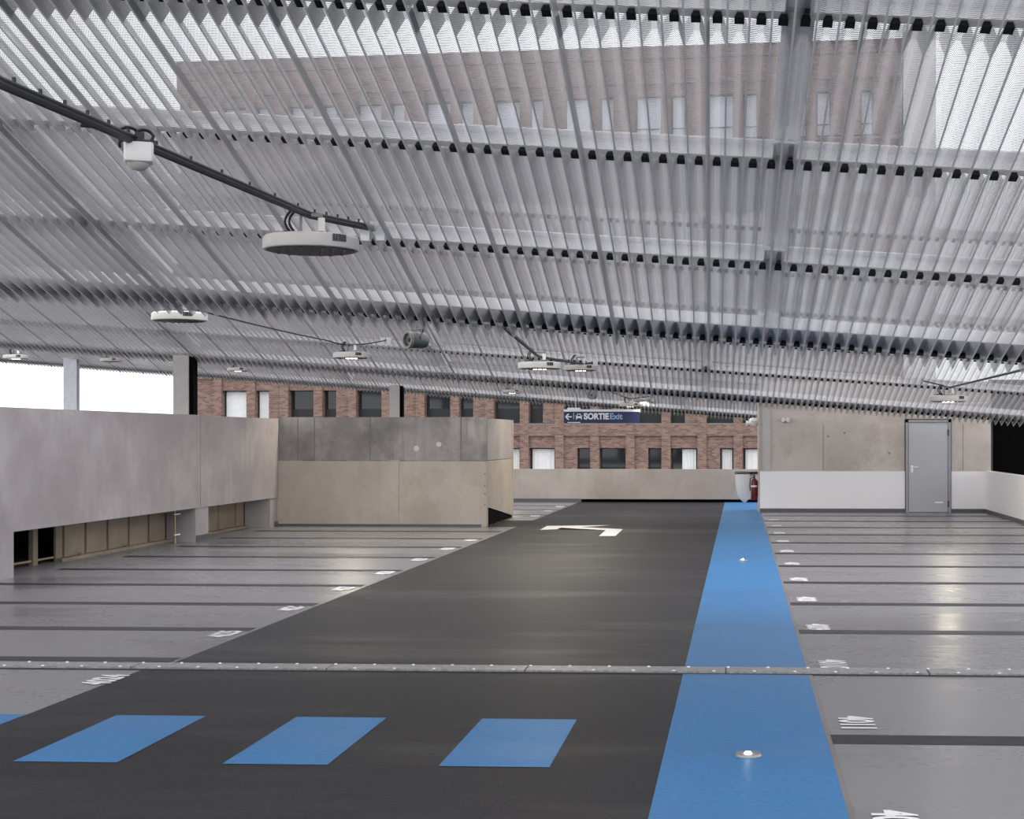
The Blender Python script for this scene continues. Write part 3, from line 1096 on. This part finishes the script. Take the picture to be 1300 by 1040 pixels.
def cable(pts, r, label, ties=0, sag=0.0):
    root = empty('lamp_cable', pts[0], label=label, cat='cable', group='cables carrying the lamps')
    o = Vector(pts[0])
    P_ = []
    for a, b in zip(pts, pts[1:]):
        a, b = Vector(a), Vector(b)
        for k in range(12):
            f = k / 12
            p = a.lerp(b, f)
            p.z -= sag * math.sin(math.pi * f)
            P_.append(p - o)
    P_.append(Vector(pts[-1]) - o)
    MB().tube(P_, r, 8).build('cable', M['cable'], root, True)
    if ties:
        MB().tube([p + Vector((0.012, 0, r * 0.95)) for p in P_], r * 0.55, 6).build('support_wire', M['cable'], root, True)
        tie = MB().box(-0.006, 0.006, -0.008, 0.008, 0, 0.03).mesh('tie', M['cable'])
        L = len(P_)
        for k in range(ties):
            f = (k + 0.5) / ties * (L - 1)
            i = int(f)
            p = P_[i].lerp(P_[min(i + 1, L - 1)], f - i)
            t_ = link('cable_tie', tie, root)
            t_.location = p + Vector((0, 0, r * 1.3))
    e = Vector(pts[-1]) - o
    m = MB()
    for s in (-0.10, 0.03):
        m.quadbox([e + Vector((s, -0.03, -0.10)), e + Vector((s + 0.07, -0.03, -0.10)), e + Vector((s + 0.07, 0.03, -0.10)), e + Vector((s, 0.03, -0.10)),
                   e + Vector((s - 0.02, -0.05, 0.06)), e + Vector((s + 0.09, -0.05, 0.06)), e + Vector((s + 0.09, 0.05, 0.06)), e + Vector((s - 0.02, 0.05, 0.06))])
    m.build('end_bracket', M['white_steel'], root)
    return root


cable([at(-260, -30, 4.2), at(0, 107, 7.0), at(175, 182, 8.7), at(392, 274, 11.8), at(474, 291, 13.35)], 0.022, 'thick black cable bundle with ties slanting across the near roof', 24)
cable([at(150, 372, 16.4), at(228, 388, 20.2), at(418, 433, 30.1), at(445, 438, 30.2), at(490, 432, 33.4)], 0.012, 'thin black cable running above the two lamps over the panel wall', 0, 0.02)
cable([at(640, 416, 15.6), at(684, 453, 25.5), at(738, 462, 32.4), at(752, 461, 33.0)], 0.022, 'short black cable above the two lamps over the exit sign', 0)
cable([at(1330, 462, 15.0), at(1206, 492, 29.2), at(1170, 483, 32.9)], 0.015, 'black cable reaching in above the lamp in front of the grey door', 0)
cable([at(775, 497, 46.0), at(800, 507, 50.4), at(826, 503, 53.5)], 0.018, 'far short cable above the two lamps over the exit sign', 0)

# dome camera on the thick cable
r = empty('dome_sensor', at(176, 196, 8.65), YAW + 0.32, label='white dome camera box hanging from the thick black cable', cat='camera')
m = MB()
w = 0.078
c_ = 0.012
pr = [(-w + c_, -w), (w - c_, -w), (w, -w + c_), (w, w - c_), (w - c_, w), (-w + c_, w), (-w, w - c_), (-w, -w + c_)]
lv = [(0.94, 0.058), (1.0, 0.048), (1.0, -0.03), (0.93, -0.045), (0.80, -0.05)]
n = 8
for (s, z) in lv:
    m.v += [(x * s, y * s, z) for x, y in pr]
for a in range(len(lv) - 1):
    for k in range(n):
        m.f.append((a * n + k, a * n + (k + 1) % n, (a + 1) * n + (k + 1) % n, (a + 1) * n + k))
m.f.append(tuple(range(n)))
m.f.append(tuple((len(lv) - 1) * n + k for k in reversed(range(n))))
m.m = [0] * len(m.f)
m.build('housing', M['white_plastic'], r, True)
MB().lathe([(0.062, -0.048), (0.055, -0.065), (0.038, -0.082), (0.015, -0.09), (0, -0.091)], 24).build('dome', M['dome'], r, True)
m = MB()
m.box(-0.075, 0.085, -0.03, 0.03, 0.058, 0.078)
m.box(-0.02, 0.03, -0.02, 0.02, 0.078, 0.12)
m.build('clamp', M['cable'], r)
m = MB()
for (cx, rad, z) in ((-0.05, 0.055, 0.10), (0.03, 0.045, 0.10), (-0.07, 0.03, 0.05)):
    m.tube([(cx + rad * math.cos(a), 0.01 * math.sin(2 * a), z + rad * 0.8 * math.sin(a)) for a in [math.pi * (-0.2 + 1.4 * k / 12) for k in range(13)]], 0.009, 6)
m.tube([(-0.30, 0, 0.14), (-0.18, 0, 0.135), (-0.09, 0, 0.10)], 0.010, 6)
m.build('wire_loop', M['cable'], r, True)


# loudspeakers
def speaker(px, py, Z, D, L, yaw, label, hang):
    c = at(px, py, Z)
    r = empty('loudspeaker', c, yaw, label=label, cat='loudspeaker', group='projector loudspeakers under the roof')
    R_ = D / 2
    def prof(p, name, mat):
        m = MB().lathe(p, 28)
        m.v = [(x, z, y) for x, y, z in m.v]      # axis along y
        m.build(name, mat, r, True)
    prof([(R_ * 0.98, -L / 2), (R_, -L / 2 + 0.02), (R_, L / 2 - 0.03), (R_ * 0.85, L / 2), (0, L / 2)], 'barrel', M['speaker'])
    prof([(R_ * 0.78, -L / 2 + 0.02), (R_ * 0.80, -L / 2 - 0.012), (R_ * 1.06, -L / 2 - 0.012), (R_ * 1.06, -L / 2 + 0.02)], 'rim', M['speakerrim'])
    prof([(0, -L / 2 + 0.03), (R_ * 0.4, -L / 2 + 0.015), (R_ * 0.79, -L / 2 + 0.02)], 'cone', M['speakerrim'])
    prof([(0, -L / 2 + 0.0), (R_ * 0.25, -L / 2 + 0.01), (R_ * 0.3, -L / 2 + 0.03)], 'dust_cap', M['winframe'])
    m = MB()
    m.tube([(-R_ * 1.05, 0, 0), (-R_ * 1.05, 0, R_ * 1.3), (R_ * 1.05, 0, R_ * 1.3), (R_ * 1.05, 0, 0)], 0.008, 6)
    m.tube([(0, 0, R_ * 1.3), (0, 0, R_ * 1.3 + hang)], 0.006, 6)
    m.build('yoke', M['speakerrim'], r)
    p = [(R_ * 0.5, L * 0.2, R_ * 0.9), (R_ * 0.9, L * 0.2, R_ * 1.9), (R_ * 0.7, L * 0.1, R_ * 2.8), (R_ * 1.6, 0, R_ * 3.9), (R_ * 1.2, 0, R_ * 1.3 + hang)]
    MB().tube(p, 0.008, 6).build('cord', M['cable'], r, True)


speaker(529, 432, 15.9, 0.165, 0.21, YAW - math.radians(48), 'grey cylindrical loudspeaker hanging below the saw-tooth roof edge', 0.20)
speaker(752, 502, 50.0, 0.26, 0.28, YAW - math.radians(10), 'small far loudspeaker with pale rim hanging above the exit sign', 0.5)

# exit sign
sc_ = at(764, 528.5, 54.2)
sg = empty('exit_sign', sc_, YAW, label='navy blue exit sign hanging from the far roof edge', cat='sign')
k = 54.2 / FPX
sw, sh = 96 * k, 17.5 * k
MB().box(-sw / 2, sw / 2, 0, 0.12, -sh / 2, sh / 2 - 3 * k).build('board', M['sign_blue'], sg)
MB().box(-sw / 2 - 0.01, sw / 2 + 0.01, -0.01, 0.13, sh / 2 - 3 * k, sh / 2).build('top_strip', M['sign_white'], sg)
MB().box(-sw / 2 + 0.12, -sw / 2 + 0.56, 0.02, 0.10, sh / 2, sh / 2 + 0.055).build('hanger', M['white_steel'], sg)
MB().box(-sw / 2 + 0.12, -sw / 2 + 0.56, -0.006, 0.0, -sh / 2 + 0.01, -sh / 2 + 0.035).build('underline', M['sign_white'], sg)
for s in (-0.9, 0.9):
    MB().box(s - 0.012, s + 0.012, 0.05, 0.07, sh / 2, sh / 2 + 0.45).build('hanger_rod', M['galv'], sg)
RX = Matrix.Rotation(math.pi / 2, 4, 'X')


def sgn(name, me, x, z, mat=None):
    o = link(name, me, sg)
    o.matrix_local = Matrix.Translation((x, -0.008, z)) @ RX
    return o


def sx(px):
    return (px - 764) * k


sgn('lettering', text_mesh('lettering', 'SORTIE', 0.285, M['sign_white'], 0.012), sx(757.2), 0.005 - 0.02).scale = (0.92, 1, 1)
sgn('lettering', text_mesh('lettering', 'Exit', 0.285, M['sign_light'], 0.009), sx(782), 0.005 - 0.02)
ar = MB()
zc = -0.02


def bar(mb, x0, z0, x1, z1, t_):
    d = Vector((x1 - x0, z1 - z0))
    nrm = Vector((-d.y, d.x)).normalized() * t_ / 2
    mb.quadbox([(x0 - nrm.x, -0.010, z0 - nrm.y), (x1 - nrm.x, -0.010, z1 - nrm.y), (x1 - nrm.x, 0.001, z1 - nrm.y), (x0 - nrm.x, 0.001, z0 - nrm.y),
                (x0 + nrm.x, -0.010, z0 + nrm.y), (x1 + nrm.x, -0.010, z1 + nrm.y), (x1 + nrm.x, 0.001, z1 + nrm.y), (x0 + nrm.x, 0.001, z0 + nrm.y)])


bar(ar, sx(718.2), zc, sx(726), zc, 0.038)
bar(ar, sx(718), zc, sx(722), zc + 0.10, 0.042)
bar(ar, sx(718), zc, sx(722), zc - 0.10, 0.042)
ar.build('arrow', M['sign_white'], sg)
for p in (728.3, 741.5):
    MB().box(sx(p) - 0.007, sx(p) + 0.007, -0.006, 0.0, -0.10, 0.12).build('divider', M['sign_white'], sg)
cr_ = MB()
cx = sx(735)
bar(cr_, cx - 0.10, zc - 0.015, cx + 0.10, zc - 0.015, 0.07)
bar(cr_, cx - 0.075, zc + 0.02, cx - 0.05, zc + 0.085, 0.022)
bar(cr_, cx + 0.075, zc + 0.02, cx + 0.05, zc + 0.085, 0.022)
bar(cr_, cx - 0.06, zc + 0.092, cx + 0.06, zc + 0.092, 0.024)
bar(cr_, cx - 0.085, zc - 0.09, cx - 0.085, zc - 0.04, 0.035)
bar(cr_, cx + 0.085, zc - 0.09, cx + 0.085, zc - 0.04, 0.035)
bar(cr_, cx - 0.125, zc + 0.035, cx - 0.10, zc + 0.035, 0.02)
bar(cr_, cx + 0.125, zc + 0.035, cx + 0.10, zc + 0.035, 0.02)
cr_.build('car_symbol', M['sign_white'], sg)

# waste bag ring, extinguisher and fittings at the end of the door wall
r = empty('waste_bag_holder', (0.05, 36.4, 0.0), label='clear waste bag hanging from a black ring beside the white wall', cat='waste bag')
m = MB()
ring = [(0.175 * math.cos(a), 0.175 * math.sin(a), 0.86) for a in [2 * math.pi * q / 24 for q in range(25)]]
m.tube(ring, 0.014, 8)
m.tube([(v[0], v[1], 0.89) for v in ring], 0.010, 8)
m.box(0.17, 0.35, -0.02, 0.02, 0.84, 0.90)
m.build('ring', M['cable'], r, True)
prof = [(0.205, 0.88), (0.207, 0.84), (0.21, 0.70), (0.205, 0.52), (0.17, 0.36), (0.10, 0.26), (0.03, 0.20), (0, 0.19)]
b_ = MB()
seg = 36
for (rr, z) in prof:
    for q in range(seg):
        a = 2 * math.pi * q / seg
        f = 1 + 0.05 * math.sin(a * 7 + z * 9) * (1 if rr < 0.2 else 0.4)
        b_.v.append((rr * f * math.cos(a) + (0.88 - z) * 0.08, rr * f * math.sin(a), z + (0.01 * math.sin(a * 3) if z < 0.8 else 0)))
for a in range(len(prof) - 1):
    for q in range(seg):
        q2 = (q + 1) % seg
        b_.f.append((a * seg + q, a * seg + q2, (a + 1) * seg + q2, (a + 1) * seg + q))
        b_.m.append(0)
b_.v = [(x * 0.86, y * 0.86, z) for x, y, z in b_.v]
b_.build('bag', M['bag'], r, True)

r = empty('fire_extinguisher', (0.315, 36.0, 0.26), label='red fire extinguisher mounted on the end of the door wall', cat='extinguisher')
MB().lathe([(0, 0), (0.07, 0.005), (0.078, 0.03), (0.078, 0.40), (0.062, 0.46), (0.025, 0.50), (0.022, 0.53), (0, 0.53)], 24).build('cylinder', M['red'], r, True)
MB().lathe([(0.079, 0.30), (0.079, 0.34)], 24).build('label_band', M['white_plastic'], r)
m = MB()
m.box(-0.02, 0.02, -0.02, 0.02, 0.52, 0.57)
m.box(-0.11, 0.02, -0.012, 0.012, 0.57, 0.585)
m.box(-0.10, 0.02, -0.012, 0.012, 0.545, 0.555)
m.build('valve', M['winframe'], r)
MB().tube([(0.02, -0.01, 0.54), (-0.09, -0.03, 0.50), (-0.10, -0.03, 0.35), (-0.095, -0.02, 0.22)], 0.012, 8).build('hose', M['cable'], r, True)
MB().box(0.06, 0.115, -0.03, 0.03, 0.1, 0.45).build('wall_bracket', M['red'], r)

r = empty('alarm_siren', at(957, 536, 36.2), YAW, label='white siren box fixed high on the end of the door wall', cat='siren')
m = MB().lathe([(0, -0.10), (0.07, -0.09), (0.11, -0.04), (0.115, 0.03), (0.09, 0.09), (0, 0.10)], 12)
m.v = [(x, y * 0.8, z) for x, y, z in m.v]
m.build('housing', M['white_plastic'], r, True)
m = MB().lathe([(0.03, 0.0), (0.07, 0.10), (0.06, 0.10), (0.02, 0.02)], 16)
m.v = [(-z - 0.08, y, x - 0.03) for x, y, z in m.v]
m.build('horn', M['white_plastic'], r, True)
MB().box(0.05, 0.16, -0.03, 0.03, -0.02, 0.10).build('mount', M['white_plastic'], r)
m = MB()
for q in range(3):
    m.box(-0.05 + q * 0.04, -0.035 + q * 0.04, -0.096, -0.08, 0.0, 0.02)
m.build('vent', M['winframe'], r)

r = empty('emergency_light', at(997, 533.5, 35.6), 0, label='twin round white emergency light on the concrete wall left of the door', cat='emergency light')
for s in (-0.052, 0.052):
    m = MB().lathe([(0.0, 0.05), (0.045, 0.045), (0.055, 0.0), (0.03, -0.03), (0, -0.03)], 16)
    m.v = [(x + s, -z - 0.05, y) for x, y, z in m.v]
    m.build('lamp_head', M['white_plastic'], r, True)
MB().box(-0.03, 0.03, -0.02, 0.14, -0.05, 0.02).build('bracket', M['skirt'], r)
